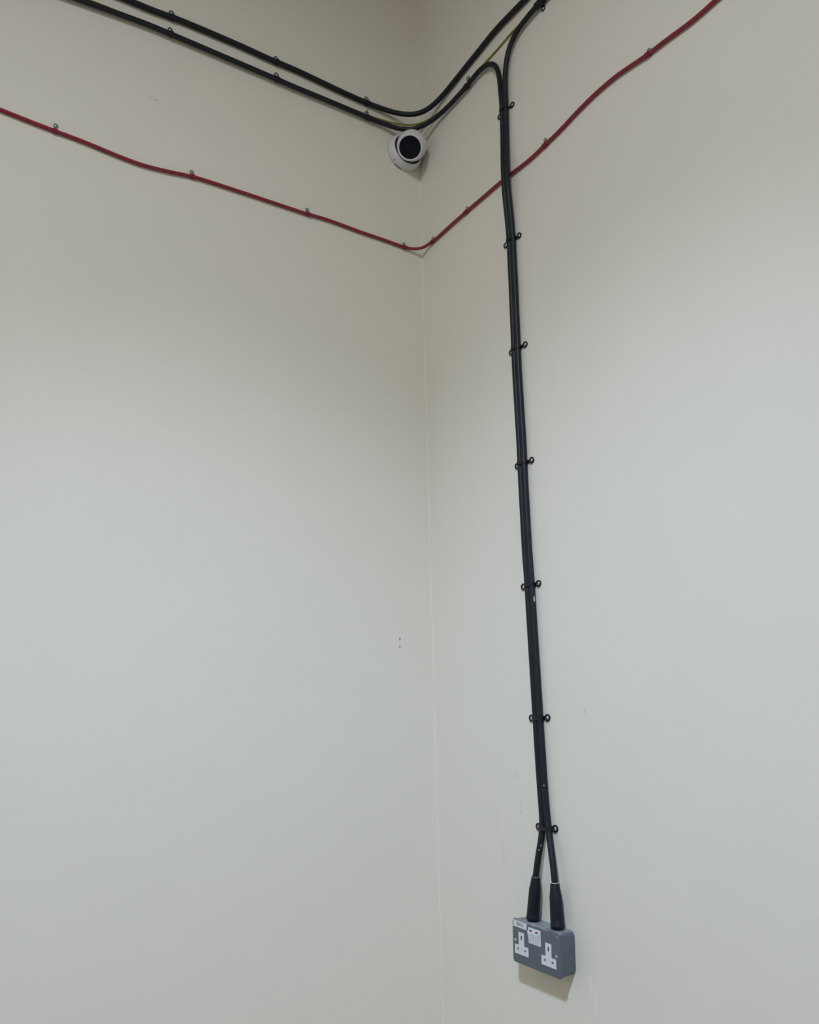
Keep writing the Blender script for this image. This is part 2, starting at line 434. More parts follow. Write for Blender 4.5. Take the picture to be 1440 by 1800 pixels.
LOWER = [(-2.6822, -0.013, 3.2398), (-1.8822, -0.013, 3.2398), (-1.0822, -0.013, 3.2398), (-1.0103, -0.013, 3.2456), (-0.9983, -0.013, 3.2466),
    (-0.9863, -0.013, 3.2475), (-0.9743, -0.013, 3.2485), (-0.9623, -0.013, 3.2495), (-0.9503, -0.013, 3.2504), (-0.9383, -0.013, 3.2514),
    (-0.9264, -0.013, 3.2523), (-0.9144, -0.013, 3.2533), (-0.9024, -0.013, 3.2542), (-0.8904, -0.013, 3.255), (-0.8784, -0.013, 3.2559),
    (-0.8664, -0.013, 3.2567), (-0.8544, -0.013, 3.2574), (-0.8424, -0.013, 3.258), (-0.8303, -0.013, 3.2584), (-0.8183, -0.013, 3.2586),
    (-0.8063, -0.013, 3.2587), (-0.7943, -0.013, 3.2588), (-0.7822, -0.013, 3.2589), (-0.7702, -0.013, 3.2589), (-0.7582, -0.013, 3.2589),
    (-0.7461, -0.013, 3.259), (-0.7341, -0.013, 3.259), (-0.7221, -0.013, 3.2591), (-0.7101, -0.013, 3.2591), (-0.698, -0.013, 3.2591),
    (-0.686, -0.013, 3.2592), (-0.674, -0.013, 3.2592), (-0.6619, -0.013, 3.2592), (-0.6499, -0.013, 3.2592), (-0.6379, -0.013, 3.2592),
    (-0.6259, -0.013, 3.2592), (-0.6138, -0.013, 3.2592), (-0.6018, -0.013, 3.2592), (-0.5898, -0.013, 3.2593), (-0.5777, -0.013, 3.2593),
    (-0.5657, -0.013, 3.2593), (-0.5537, -0.013, 3.2593), (-0.5417, -0.013, 3.2593), (-0.5296, -0.013, 3.2593), (-0.5176, -0.013, 3.2593),
    (-0.5056, -0.013, 3.2593), (-0.4935, -0.013, 3.2593), (-0.4815, -0.013, 3.2592), (-0.4695, -0.013, 3.2591), (-0.4575, -0.013, 3.259),
    (-0.4454, -0.013, 3.2589), (-0.4334, -0.013, 3.2588), (-0.4214, -0.013, 3.2588), (-0.4093, -0.013, 3.2589), (-0.3973, -0.013, 3.2591),
    (-0.3853, -0.013, 3.2593), (-0.3733, -0.013, 3.2595), (-0.3612, -0.013, 3.2597), (-0.3492, -0.013, 3.2599), (-0.3372, -0.013, 3.2601),
    (-0.3252, -0.013, 3.2603), (-0.3131, -0.013, 3.2604), (-0.3011, -0.013, 3.2606), (-0.2891, -0.013, 3.2607), (-0.277, -0.013, 3.2609),
    (-0.265, -0.013, 3.2609), (-0.253, -0.013, 3.261), (-0.241, -0.013, 3.2611), (-0.2289, -0.013, 3.2611), (-0.2169, -0.013, 3.2611),
    (-0.2049, -0.0131, 3.2612), (-0.1928, -0.0132, 3.2612), (-0.1808, -0.0135, 3.2613), (-0.1688, -0.0138, 3.2614), (-0.1568, -0.0144, 3.2614),
    (-0.1449, -0.0153, 3.2612), (-0.1332, -0.0167, 3.2605), (-0.1216, -0.0189, 3.2593), (-0.1104, -0.022, 3.2576), (-0.0994, -0.0261, 3.2557),
    (-0.0889, -0.0311, 3.2539), (-0.0788, -0.0371, 3.2524), (-0.0691, -0.0438, 3.2514), (-0.0601, -0.0513, 3.2513), (-0.0518, -0.0596, 3.2519),
    (-0.0441, -0.0685, 3.2532), (-0.0374, -0.078, 3.255), (-0.0315, -0.088, 3.257), (-0.0266, -0.0986, 3.259), (-0.0225, -0.1096, 3.2607),
    (-0.0193, -0.121, 3.262), (-0.0168, -0.1325, 3.263), (-0.0151, -0.1443, 3.2636), (-0.0141, -0.1562, 3.2639), (-0.0136, -0.1682, 3.2641),
    (-0.0133, -0.1802, 3.2642), (-0.0131, -0.1922, 3.2643), (-0.0131, -0.2042, 3.2645), (-0.013, -0.2162, 3.2649), (-0.013, -0.2283, 3.2653),
    (-0.013, -0.2403, 3.2658), (-0.013, -0.2523, 3.2664), (-0.013, -0.2642, 3.2674), (-0.013, -0.2761, 3.2687), (-0.013, -0.288, 3.2704),
    (-0.013, -0.2998, 3.2721), (-0.013, -0.3116, 3.2734), (-0.013, -0.3234, 3.2737), (-0.013, -0.3351, 3.2729), (-0.013, -0.3466, 3.2707),
    (-0.013, -0.3577, 3.267), (-0.013, -0.368, 3.2618), (-0.013, -0.3772, 3.255), (-0.013, -0.3853, 3.2469), (-0.013, -0.392, 3.2374),
    (-0.013, -0.3972, 3.2271), (-0.013, -0.4011, 3.2161), (-0.0129, -0.4037, 3.2046), (-0.0128, -0.4053, 3.1928), (-0.0127, -0.4063, 3.1809),
    (-0.0127, -0.4069, 3.1689), (-0.0126, -0.4074, 3.1569), (-0.0125, -0.4078, 3.1449), (-0.0123, -0.4082, 3.1329), (-0.0122, -0.4085, 3.1209),
    (-0.012, -0.4086, 3.1088), (-0.0118, -0.4084, 3.0968), (-0.0115, -0.408, 3.0848), (-0.0112, -0.4074, 3.0728), (-0.0109, -0.4067, 3.0608),
    (-0.0107, -0.4061, 3.0488), (-0.0106, -0.4055, 3.0368), (-0.0106, -0.405, 3.0248), (-0.0107, -0.4045, 3.0128), (-0.011, -0.4042, 3.0008),
    (-0.0114, -0.404, 2.9888), (-0.0119, -0.4039, 2.9768), (-0.0126, -0.4041, 2.9648), (-0.0136, -0.4046, 2.9528), (-0.0148, -0.4053, 2.9409),
    (-0.0161, -0.4062, 2.929), (-0.0173, -0.4071, 2.9171), (-0.0184, -0.4078, 2.9051), (-0.0193, -0.4084, 2.8932), (-0.0198, -0.4088, 2.8812),
    (-0.02, -0.4089, 2.8692), (-0.02, -0.4089, 2.8572), (-0.0197, -0.4088, 2.8452), (-0.0192, -0.4085, 2.8332), (-0.0184, -0.4081, 2.8212),
    (-0.0172, -0.4074, 2.8093), (-0.0158, -0.4066, 2.7974), (-0.0143, -0.4058, 2.7855), (-0.013, -0.4051, 2.7736), (-0.0118, -0.4047, 2.7617),
    (-0.011, -0.4044, 2.7497), (-0.0104, -0.4044, 2.7377), (-0.01, -0.4044, 2.7257), (-0.0096, -0.4045, 2.7137), (-0.0094, -0.4045, 2.7016),
    (-0.0092, -0.4044, 2.6896), (-0.0091, -0.4042, 2.6776), (-0.0091, -0.4039, 2.6656), (-0.009, -0.4037, 2.6535), (-0.009, -0.4034, 2.6415),
    (-0.009, -0.4032, 2.6295), (-0.009, -0.4031, 2.6175), (-0.009, -0.403, 2.6054), (-0.009, -0.403, 2.5934), (-0.009, -0.4029, 2.5814),
    (-0.009, -0.4027, 2.5694), (-0.009, -0.4025, 2.5573), (-0.009, -0.4022, 2.5453), (-0.009, -0.4019, 2.5333), (-0.009, -0.4016, 2.5213),
    (-0.009, -0.4014, 2.5092), (-0.009, -0.4011, 2.4972), (-0.009, -0.4008, 2.4852), (-0.009, -0.4006, 2.4731), (-0.009, -0.4004, 2.4611),
    (-0.009, -0.4002, 2.4491), (-0.009, -0.4, 2.4371), (-0.009, -0.3997, 2.425), (-0.009, -0.3995, 2.413), (-0.009, -0.3992, 2.401),
    (-0.009, -0.399, 2.389), (-0.009, -0.3987, 2.3769), (-0.009, -0.3984, 2.3649), (-0.009, -0.3982, 2.3529), (-0.009, -0.3982, 2.3409),
    (-0.009, -0.3982, 2.3288), (-0.009, -0.3982, 2.3168), (-0.009, -0.3983, 2.3048), (-0.009, -0.3984, 2.2927), (-0.009, -0.3984, 2.2807),
    (-0.009, -0.3985, 2.2687), (-0.009, -0.3986, 2.2567), (-0.009, -0.3987, 2.2446), (-0.009, -0.3988, 2.2326), (-0.009, -0.3989, 2.2206),
    (-0.009, -0.399, 2.2085), (-0.009, -0.3991, 2.1965), (-0.009, -0.3992, 2.1845), (-0.009, -0.3993, 2.1725), (-0.009, -0.3993, 2.1604),
    (-0.009, -0.3993, 2.1484), (-0.009, -0.3992, 2.1364), (-0.009, -0.399, 2.1244), (-0.009, -0.3988, 2.1123), (-0.009, -0.3986, 2.1003),
    (-0.009, -0.3984, 2.0883), (-0.009, -0.3982, 2.0762), (-0.009, -0.398, 2.0642), (-0.009, -0.3979, 2.0522), (-0.009, -0.3979, 2.0402),
    (-0.009, -0.3978, 2.0281), (-0.009, -0.3978, 2.0161), (-0.009, -0.3978, 2.0041), (-0.009, -0.3978, 1.992), (-0.009, -0.3977, 1.98),
    (-0.009, -0.3977, 1.968), (-0.009, -0.3977, 1.956), (-0.009, -0.3976, 1.9439), (-0.009, -0.3976, 1.9319), (-0.009, -0.3975, 1.9199),
    (-0.009, -0.3976, 1.9078), (-0.009, -0.3977, 1.8958), (-0.009, -0.3978, 1.8838), (-0.009, -0.3981, 1.8718), (-0.009, -0.3985, 1.8597),
    (-0.009, -0.3989, 1.8477), (-0.009, -0.3993, 1.8357), (-0.009, -0.3996, 1.8237), (-0.009, -0.3999, 1.8117), (-0.009, -0.4, 1.7996),
    (-0.009, -0.4001, 1.7876), (-0.009, -0.4001, 1.7756), (-0.009, -0.4001, 1.7635), (-0.009, -0.4002, 1.7515), (-0.009, -0.4003, 1.7395),
    (-0.009, -0.4004, 1.7275), (-0.009, -0.4005, 1.7154), (-0.009, -0.4007, 1.7034), (-0.009, -0.4008, 1.6914), (-0.009, -0.4009, 1.6793),
    (-0.009, -0.4011, 1.6673), (-0.009, -0.4012, 1.6553), (-0.009, -0.4013, 1.6433), (-0.009, -0.4014, 1.6312), (-0.009, -0.4015, 1.6192),
    (-0.009, -0.4016, 1.6072), (-0.009, -0.4017, 1.5951), (-0.009, -0.4018, 1.5831), (-0.009, -0.4019, 1.5711), (-0.009, -0.402, 1.5591),
    (-0.009, -0.4021, 1.547), (-0.009, -0.4022, 1.535), (-0.009, -0.4023, 1.523), (-0.009, -0.4024, 1.5109), (-0.009, -0.4025, 1.4989),
    (-0.009, -0.4026, 1.4869), (-0.009, -0.4028, 1.4749), (-0.009, -0.4029, 1.4628), (-0.009, -0.403, 1.4508), (-0.009, -0.4032, 1.4388),
    (-0.009, -0.4033, 1.4267), (-0.009, -0.4035, 1.4147), (-0.009, -0.4037, 1.4027), (-0.009, -0.4039, 1.3907), (-0.009, -0.4042, 1.3786),
    (-0.009, -0.4044, 1.3666), (-0.009, -0.4047, 1.3546), (-0.009, -0.4052, 1.3426), (-0.009, -0.4056, 1.3306), (-0.0092, -0.4061, 1.3186),
    (-0.0094, -0.4064, 1.3066), (-0.01, -0.4064, 1.2946), (-0.0109, -0.4057, 1.2827), (-0.012, -0.4044, 1.2709), (-0.0134, -0.4025, 1.2592),
    (-0.0148, -0.4001, 1.2476), (-0.0163, -0.3977, 1.236), (-0.0177, -0.3954, 1.2243), (-0.0189, -0.3932, 1.2126), (-0.0198, -0.3909, 1.2008),
    (-0.0205, -0.3883, 1.1892), (-0.0208, -0.3854, 1.1776), (-0.021, -0.3822, 1.166),]
DROP = [(-0.013, -2.2639, 3.2942), (-0.013, -1.4639, 3.2942), (-0.013, -0.6639, 3.2942), (-0.013, -0.592, 3.2881), (-0.013, -0.58, 3.2875),
    (-0.013, -0.568, 3.2868), (-0.013, -0.556, 3.2859), (-0.013, -0.544, 3.2848), (-0.013, -0.532, 3.2835), (-0.013, -0.5201, 3.2819),
    (-0.013, -0.5084, 3.2799), (-0.013, -0.4968, 3.2771), (-0.013, -0.4858, 3.2732), (-0.013, -0.4754, 3.2679), (-0.013, -0.466, 3.2613),
    (-0.013, -0.4577, 3.2532), (-0.013, -0.4507, 3.244), (-0.013, -0.445, 3.2338), (-0.013, -0.4403, 3.2229), (-0.013, -0.4366, 3.2116),
    (-0.013, -0.4336, 3.2), (-0.013, -0.4313, 3.1883), (-0.013, -0.4294, 3.1764), (-0.013, -0.428, 3.1645), (-0.0129, -0.4269, 3.1525),
    (-0.0129, -0.426, 3.1405), (-0.0127, -0.4252, 3.1285), (-0.0124, -0.4245, 3.1165), (-0.0121, -0.4238, 3.1044), (-0.0118, -0.4231, 3.0924),
    (-0.0115, -0.4223, 3.0804), (-0.0111, -0.4216, 3.0684), (-0.0108, -0.4209, 3.0564), (-0.0106, -0.4202, 3.0444), (-0.0106, -0.4197, 3.0323),
    (-0.0106, -0.4192, 3.0203), (-0.0108, -0.4188, 3.0083), (-0.0111, -0.4185, 2.9962), (-0.0115, -0.4183, 2.9842), (-0.0121, -0.4184, 2.9722),
    (-0.013, -0.4187, 2.9602), (-0.014, -0.4193, 2.9483), (-0.0153, -0.4201, 2.9364), (-0.0166, -0.4209, 2.9244), (-0.0178, -0.4218, 2.9125),
    (-0.0188, -0.4225, 2.9005), (-0.0195, -0.423, 2.8886), (-0.0199, -0.4233, 2.8766), (-0.02, -0.4234, 2.8645), (-0.0199, -0.4233, 2.8525),
    (-0.0195, -0.4231, 2.8405), (-0.0189, -0.4228, 2.8285), (-0.0179, -0.4222, 2.8165), (-0.0167, -0.4215, 2.8046), (-0.0152, -0.4207, 2.7927),
    (-0.0138, -0.42, 2.7808), (-0.0125, -0.4193, 2.7689), (-0.0115, -0.4189, 2.7569), (-0.0107, -0.4188, 2.7449), (-0.0102, -0.4188, 2.7329),
    (-0.0098, -0.4189, 2.7209), (-0.0095, -0.4189, 2.7088), (-0.0093, -0.4189, 2.6968), (-0.0092, -0.4187, 2.6847), (-0.0091, -0.4185, 2.6727),
    (-0.009, -0.4182, 2.6607), (-0.009, -0.4179, 2.6486), (-0.009, -0.4177, 2.6366), (-0.009, -0.4176, 2.6245), (-0.009, -0.4175, 2.6125),
    (-0.009, -0.4174, 2.6005), (-0.009, -0.4173, 2.5884), (-0.009, -0.4172, 2.5764), (-0.009, -0.417, 2.5643), (-0.009, -0.4168, 2.5523),
    (-0.009, -0.4165, 2.5403), (-0.009, -0.4162, 2.5282), (-0.009, -0.4159, 2.5162), (-0.009, -0.4156, 2.5041), (-0.009, -0.4154, 2.4921),
    (-0.009, -0.4151, 2.4801), (-0.009, -0.4149, 2.468), (-0.009, -0.4147, 2.456), (-0.009, -0.4145, 2.4439), (-0.009, -0.4143, 2.4319),
    (-0.009, -0.414, 2.4199), (-0.009, -0.4138, 2.4078), (-0.009, -0.4135, 2.3958), (-0.009, -0.4132, 2.3837), (-0.009, -0.413, 2.3717),
    (-0.009, -0.4127, 2.3597), (-0.009, -0.4126, 2.3476), (-0.009, -0.4126, 2.3356), (-0.009, -0.4126, 2.3235), (-0.009, -0.4126, 2.3115),
    (-0.009, -0.4127, 2.2995), (-0.009, -0.4128, 2.2874), (-0.009, -0.4129, 2.2754), (-0.009, -0.4129, 2.2633), (-0.009, -0.413, 2.2513),
    (-0.009, -0.4131, 2.2392), (-0.009, -0.4132, 2.2272), (-0.009, -0.4133, 2.2152), (-0.009, -0.4134, 2.2031), (-0.009, -0.4135, 2.1911),
    (-0.009, -0.4136, 2.179), (-0.009, -0.4137, 2.167), (-0.009, -0.4137, 2.1549), (-0.009, -0.4136, 2.1429), (-0.009, -0.4135, 2.1309),
    (-0.009, -0.4133, 2.1188), (-0.009, -0.4131, 2.1068), (-0.009, -0.4129, 2.0947), (-0.009, -0.4127, 2.0827), (-0.009, -0.4125, 2.0707),
    (-0.009, -0.4124, 2.0586), (-0.009, -0.4123, 2.0466), (-0.009, -0.4122, 2.0345), (-0.009, -0.4122, 2.0225), (-0.009, -0.4122, 2.0104),
    (-0.009, -0.4122, 1.9984), (-0.009, -0.4122, 1.9864), (-0.009, -0.4121, 1.9743), (-0.009, -0.4121, 1.9623), (-0.009, -0.412, 1.9502),
    (-0.009, -0.412, 1.9382), (-0.009, -0.412, 1.9261), (-0.009, -0.4119, 1.9141), (-0.009, -0.412, 1.9021), (-0.009, -0.4121, 1.89),
    (-0.009, -0.4124, 1.878), (-0.009, -0.4127, 1.8659), (-0.009, -0.4131, 1.8539), (-0.009, -0.4135, 1.8419), (-0.009, -0.4138, 1.8298),
    (-0.009, -0.4141, 1.8178), (-0.009, -0.4143, 1.8058), (-0.009, -0.4144, 1.7937), (-0.009, -0.4145, 1.7817), (-0.009, -0.4145, 1.7696),
    (-0.009, -0.4146, 1.7576), (-0.009, -0.4146, 1.7456), (-0.009, -0.4148, 1.7335), (-0.009, -0.4149, 1.7215), (-0.009, -0.415, 1.7094),
    (-0.009, -0.4151, 1.6974), (-0.009, -0.4153, 1.6853), (-0.009, -0.4154, 1.6733), (-0.009, -0.4155, 1.6613), (-0.009, -0.4156, 1.6492),
    (-0.009, -0.4157, 1.6372), (-0.009, -0.4158, 1.6251), (-0.009, -0.4159, 1.6131), (-0.009, -0.416, 1.601), (-0.009, -0.4161, 1.589),
    (-0.009, -0.4162, 1.577), (-0.009, -0.4164, 1.5649), (-0.009, -0.4165, 1.5529), (-0.009, -0.4166, 1.5408), (-0.009, -0.4167, 1.5288),
    (-0.009, -0.4168, 1.5167), (-0.009, -0.4169, 1.5047), (-0.009, -0.417, 1.4927), (-0.009, -0.4171, 1.4806), (-0.009, -0.4172, 1.4686),
    (-0.009, -0.4174, 1.4565), (-0.009, -0.4175, 1.4445), (-0.009, -0.4177, 1.4325), (-0.009, -0.4178, 1.4204), (-0.009, -0.418, 1.4084),
    (-0.009, -0.4182, 1.3963), (-0.009, -0.4184, 1.3843), (-0.009, -0.4187, 1.3722), (-0.009, -0.419, 1.3602), (-0.009, -0.4194, 1.3482),
    (-0.009, -0.4199, 1.3362), (-0.0091, -0.4205, 1.3241), (-0.0093, -0.4215, 1.3122), (-0.0098, -0.4229, 1.3003), (-0.0105, -0.4249, 1.2885),
    (-0.0116, -0.4273, 1.2769), (-0.013, -0.4301, 1.2653), (-0.0144, -0.4331, 1.2537), (-0.016, -0.4362, 1.2422), (-0.0175, -0.4392, 1.2307),
    (-0.0188, -0.442, 1.2191), (-0.0198, -0.4442, 1.2074), (-0.0204, -0.4457, 1.1955), (-0.0208, -0.4467, 1.1836), (-0.0209, -0.4472, 1.1716),
    (-0.021, -0.4476, 1.1596),]
RED = [(-2.8263, -0.006, 2.8754), (-2.0263, -0.006, 2.8754), (-1.2263, -0.006, 2.8754), (-1.1543, -0.006, 2.8705), (-1.1423, -0.006, 2.8696),
    (-1.1303, -0.006, 2.8687), (-1.1183, -0.006, 2.8679), (-1.1063, -0.006, 2.867), (-1.0943, -0.006, 2.8662), (-1.0822, -0.006, 2.8655),
    (-1.0702, -0.006, 2.8648), (-1.0582, -0.006, 2.8642), (-1.0462, -0.006, 2.8636), (-1.0342, -0.006, 2.863), (-1.0221, -0.006, 2.8625),
    (-1.0101, -0.006, 2.8621), (-0.9981, -0.006, 2.8617), (-0.986, -0.006, 2.8612), (-0.974, -0.006, 2.8606), (-0.962, -0.006, 2.8597),
    (-0.95, -0.006, 2.8587), (-0.9381, -0.006, 2.8576), (-0.9261, -0.006, 2.8564), (-0.9141, -0.006, 2.8553), (-0.9021, -0.006, 2.8543),
    (-0.8901, -0.006, 2.8534), (-0.8781, -0.006, 2.8526), (-0.8661, -0.006, 2.8519), (-0.8541, -0.006, 2.8514), (-0.842, -0.006, 2.8514),
    (-0.83, -0.006, 2.8517), (-0.818, -0.006, 2.8524), (-0.806, -0.006, 2.8534), (-0.7941, -0.006, 2.8546), (-0.7821, -0.006, 2.856),
    (-0.7702, -0.006, 2.8575), (-0.7582, -0.006, 2.859), (-0.7463, -0.006, 2.8608), (-0.7344, -0.006, 2.8627), (-0.7225, -0.006, 2.8645),
    (-0.7106, -0.006, 2.866), (-0.6987, -0.006, 2.867), (-0.6866, -0.006, 2.8676), (-0.6746, -0.006, 2.868), (-0.6626, -0.006, 2.8683),
    (-0.6506, -0.006, 2.8686), (-0.6385, -0.006, 2.8688), (-0.6265, -0.006, 2.869), (-0.6144, -0.006, 2.8692), (-0.6024, -0.006, 2.8694),
    (-0.5904, -0.006, 2.8696), (-0.5783, -0.006, 2.8698), (-0.5663, -0.006, 2.87), (-0.5543, -0.006, 2.8702), (-0.5422, -0.006, 2.8703),
    (-0.5302, -0.006, 2.8704), (-0.5182, -0.006, 2.8704), (-0.5061, -0.006, 2.8704), (-0.4941, -0.006, 2.8705), (-0.4821, -0.006, 2.8705),
    (-0.47, -0.006, 2.8706), (-0.458, -0.006, 2.8707), (-0.4459, -0.006, 2.8708), (-0.4339, -0.006, 2.8709), (-0.4219, -0.006, 2.8711),
    (-0.4098, -0.006, 2.8712), (-0.3978, -0.006, 2.8715), (-0.3858, -0.006, 2.8718), (-0.3738, -0.006, 2.8725), (-0.3618, -0.006, 2.8732),
    (-0.3497, -0.006, 2.874), (-0.3377, -0.006, 2.8746), (-0.3257, -0.006, 2.8749), (-0.3137, -0.006, 2.875), (-0.3016, -0.006, 2.8748),
    (-0.2896, -0.006, 2.8746), (-0.2776, -0.006, 2.8743), (-0.2656, -0.006, 2.874), (-0.2535, -0.006, 2.8736), (-0.2415, -0.006, 2.8731),
    (-0.2295, -0.006, 2.8728), (-0.2174, -0.006, 2.8725), (-0.2054, -0.006, 2.8723), (-0.1934, -0.006, 2.8723), (-0.1813, -0.006, 2.8724),
    (-0.1693, -0.006, 2.8725), (-0.1573, -0.006, 2.8726), (-0.1452, -0.006, 2.8726), (-0.1332, -0.006, 2.8725), (-0.1212, -0.006, 2.8723),
    (-0.1091, -0.006, 2.872), (-0.0971, -0.006, 2.8717), (-0.0851, -0.0061, 2.8715), (-0.073, -0.0064, 2.8713), (-0.0611, -0.0073, 2.8712),
    (-0.0495, -0.0095, 2.8712), (-0.0386, -0.0135, 2.8713), (-0.0287, -0.0194, 2.8717), (-0.0204, -0.0273, 2.8728), (-0.0142, -0.0368, 2.8746),
    (-0.0099, -0.0474, 2.8767), (-0.0075, -0.0587, 2.8781), (-0.0064, -0.0704, 2.8787), (-0.0061, -0.0824, 2.8786), (-0.006, -0.0943, 2.8788),
    (-0.006, -0.1063, 2.8793), (-0.006, -0.1184, 2.88), (-0.006, -0.1304, 2.8807), (-0.006, -0.1424, 2.8812), (-0.006, -0.1544, 2.8816),
    (-0.006, -0.1665, 2.882), (-0.006, -0.1785, 2.8823), (-0.006, -0.1905, 2.8826), (-0.006, -0.2026, 2.8828), (-0.006, -0.2146, 2.883),
    (-0.006, -0.2266, 2.8832), (-0.006, -0.2387, 2.8833), (-0.006, -0.2507, 2.8835), (-0.006, -0.2627, 2.8836), (-0.006, -0.2748, 2.8836),
    (-0.006, -0.2868, 2.8837), (-0.006, -0.2988, 2.8838), (-0.006, -0.3109, 2.8839), (-0.006, -0.3229, 2.884), (-0.006, -0.335, 2.8842),
    (-0.006, -0.347, 2.8844), (-0.006, -0.359, 2.8846), (-0.006, -0.3711, 2.8846), (-0.006, -0.3831, 2.8845), (-0.006, -0.3951, 2.8842),
    (-0.006, -0.4071, 2.8836), (-0.006, -0.4191, 2.883), (-0.006, -0.4312, 2.8822), (-0.006, -0.4432, 2.8813), (-0.006, -0.4552, 2.8805),
    (-0.006, -0.4672, 2.8798), (-0.006, -0.4792, 2.8793), (-0.006, -0.4912, 2.879), (-0.006, -0.5032, 2.8791), (-0.006, -0.5152, 2.8798),
    (-0.006, -0.5272, 2.8809), (-0.006, -0.5391, 2.8821), (-0.006, -0.5511, 2.8833), (-0.006, -0.5631, 2.8842), (-0.006, -0.5751, 2.8852),
    (-0.006, -0.5871, 2.8862), (-0.006, -0.5991, 2.8875), (-0.006, -0.611, 2.8891), (-0.006, -0.6229, 2.8909), (-0.006, -0.6347, 2.893),
    (-0.006, -0.6466, 2.895), (-0.006, -0.6584, 2.897), (-0.006, -0.6703, 2.8988), (-0.006, -0.6823, 2.9003), (-0.006, -0.6942, 2.9017),
    (-0.006, -0.7062, 2.903), (-0.006, -0.7182, 2.9039), (-0.006, -0.7302, 2.9046), (-0.006, -0.7422, 2.905), (-0.006, -0.7542, 2.9052),
    (-0.006, -0.7663, 2.9051), (-0.006, -0.7783, 2.9048), (-0.006, -0.7903, 2.9041), (-0.006, -0.8023, 2.903), (-0.006, -0.8142, 2.9015),
    (-0.006, -0.8261, 2.8997), (-0.006, -0.838, 2.8978), (-0.006, -0.8498, 2.8959), (-0.006, -0.8617, 2.894), (-0.006, -0.8736, 2.8924),
    (-0.006, -0.8856, 2.8911), (-0.006, -0.8976, 2.8902), (-0.006, -0.9096, 2.8895), (-0.006, -0.9216, 2.8887), (-0.006, -0.9336, 2.8877),
    (-0.006, -0.9456, 2.8866), (-0.006, -0.9575, 2.8853), (-0.006, -0.9695, 2.8841), (-0.006, -0.9815, 2.883), (-0.006, -0.9935, 2.8821),
    (-0.006, -1.0055, 2.8817), (-0.006, -1.0175, 2.8819), (-0.006, -1.0295, 2.8824), (-0.006, -1.0415, 2.883), (-0.006, -1.0535, 2.8836),
    (-0.006, -1.1256, 2.8843), (-0.006, -1.9256, 2.8843), (-0.006, -2.7256, 2.8843),]
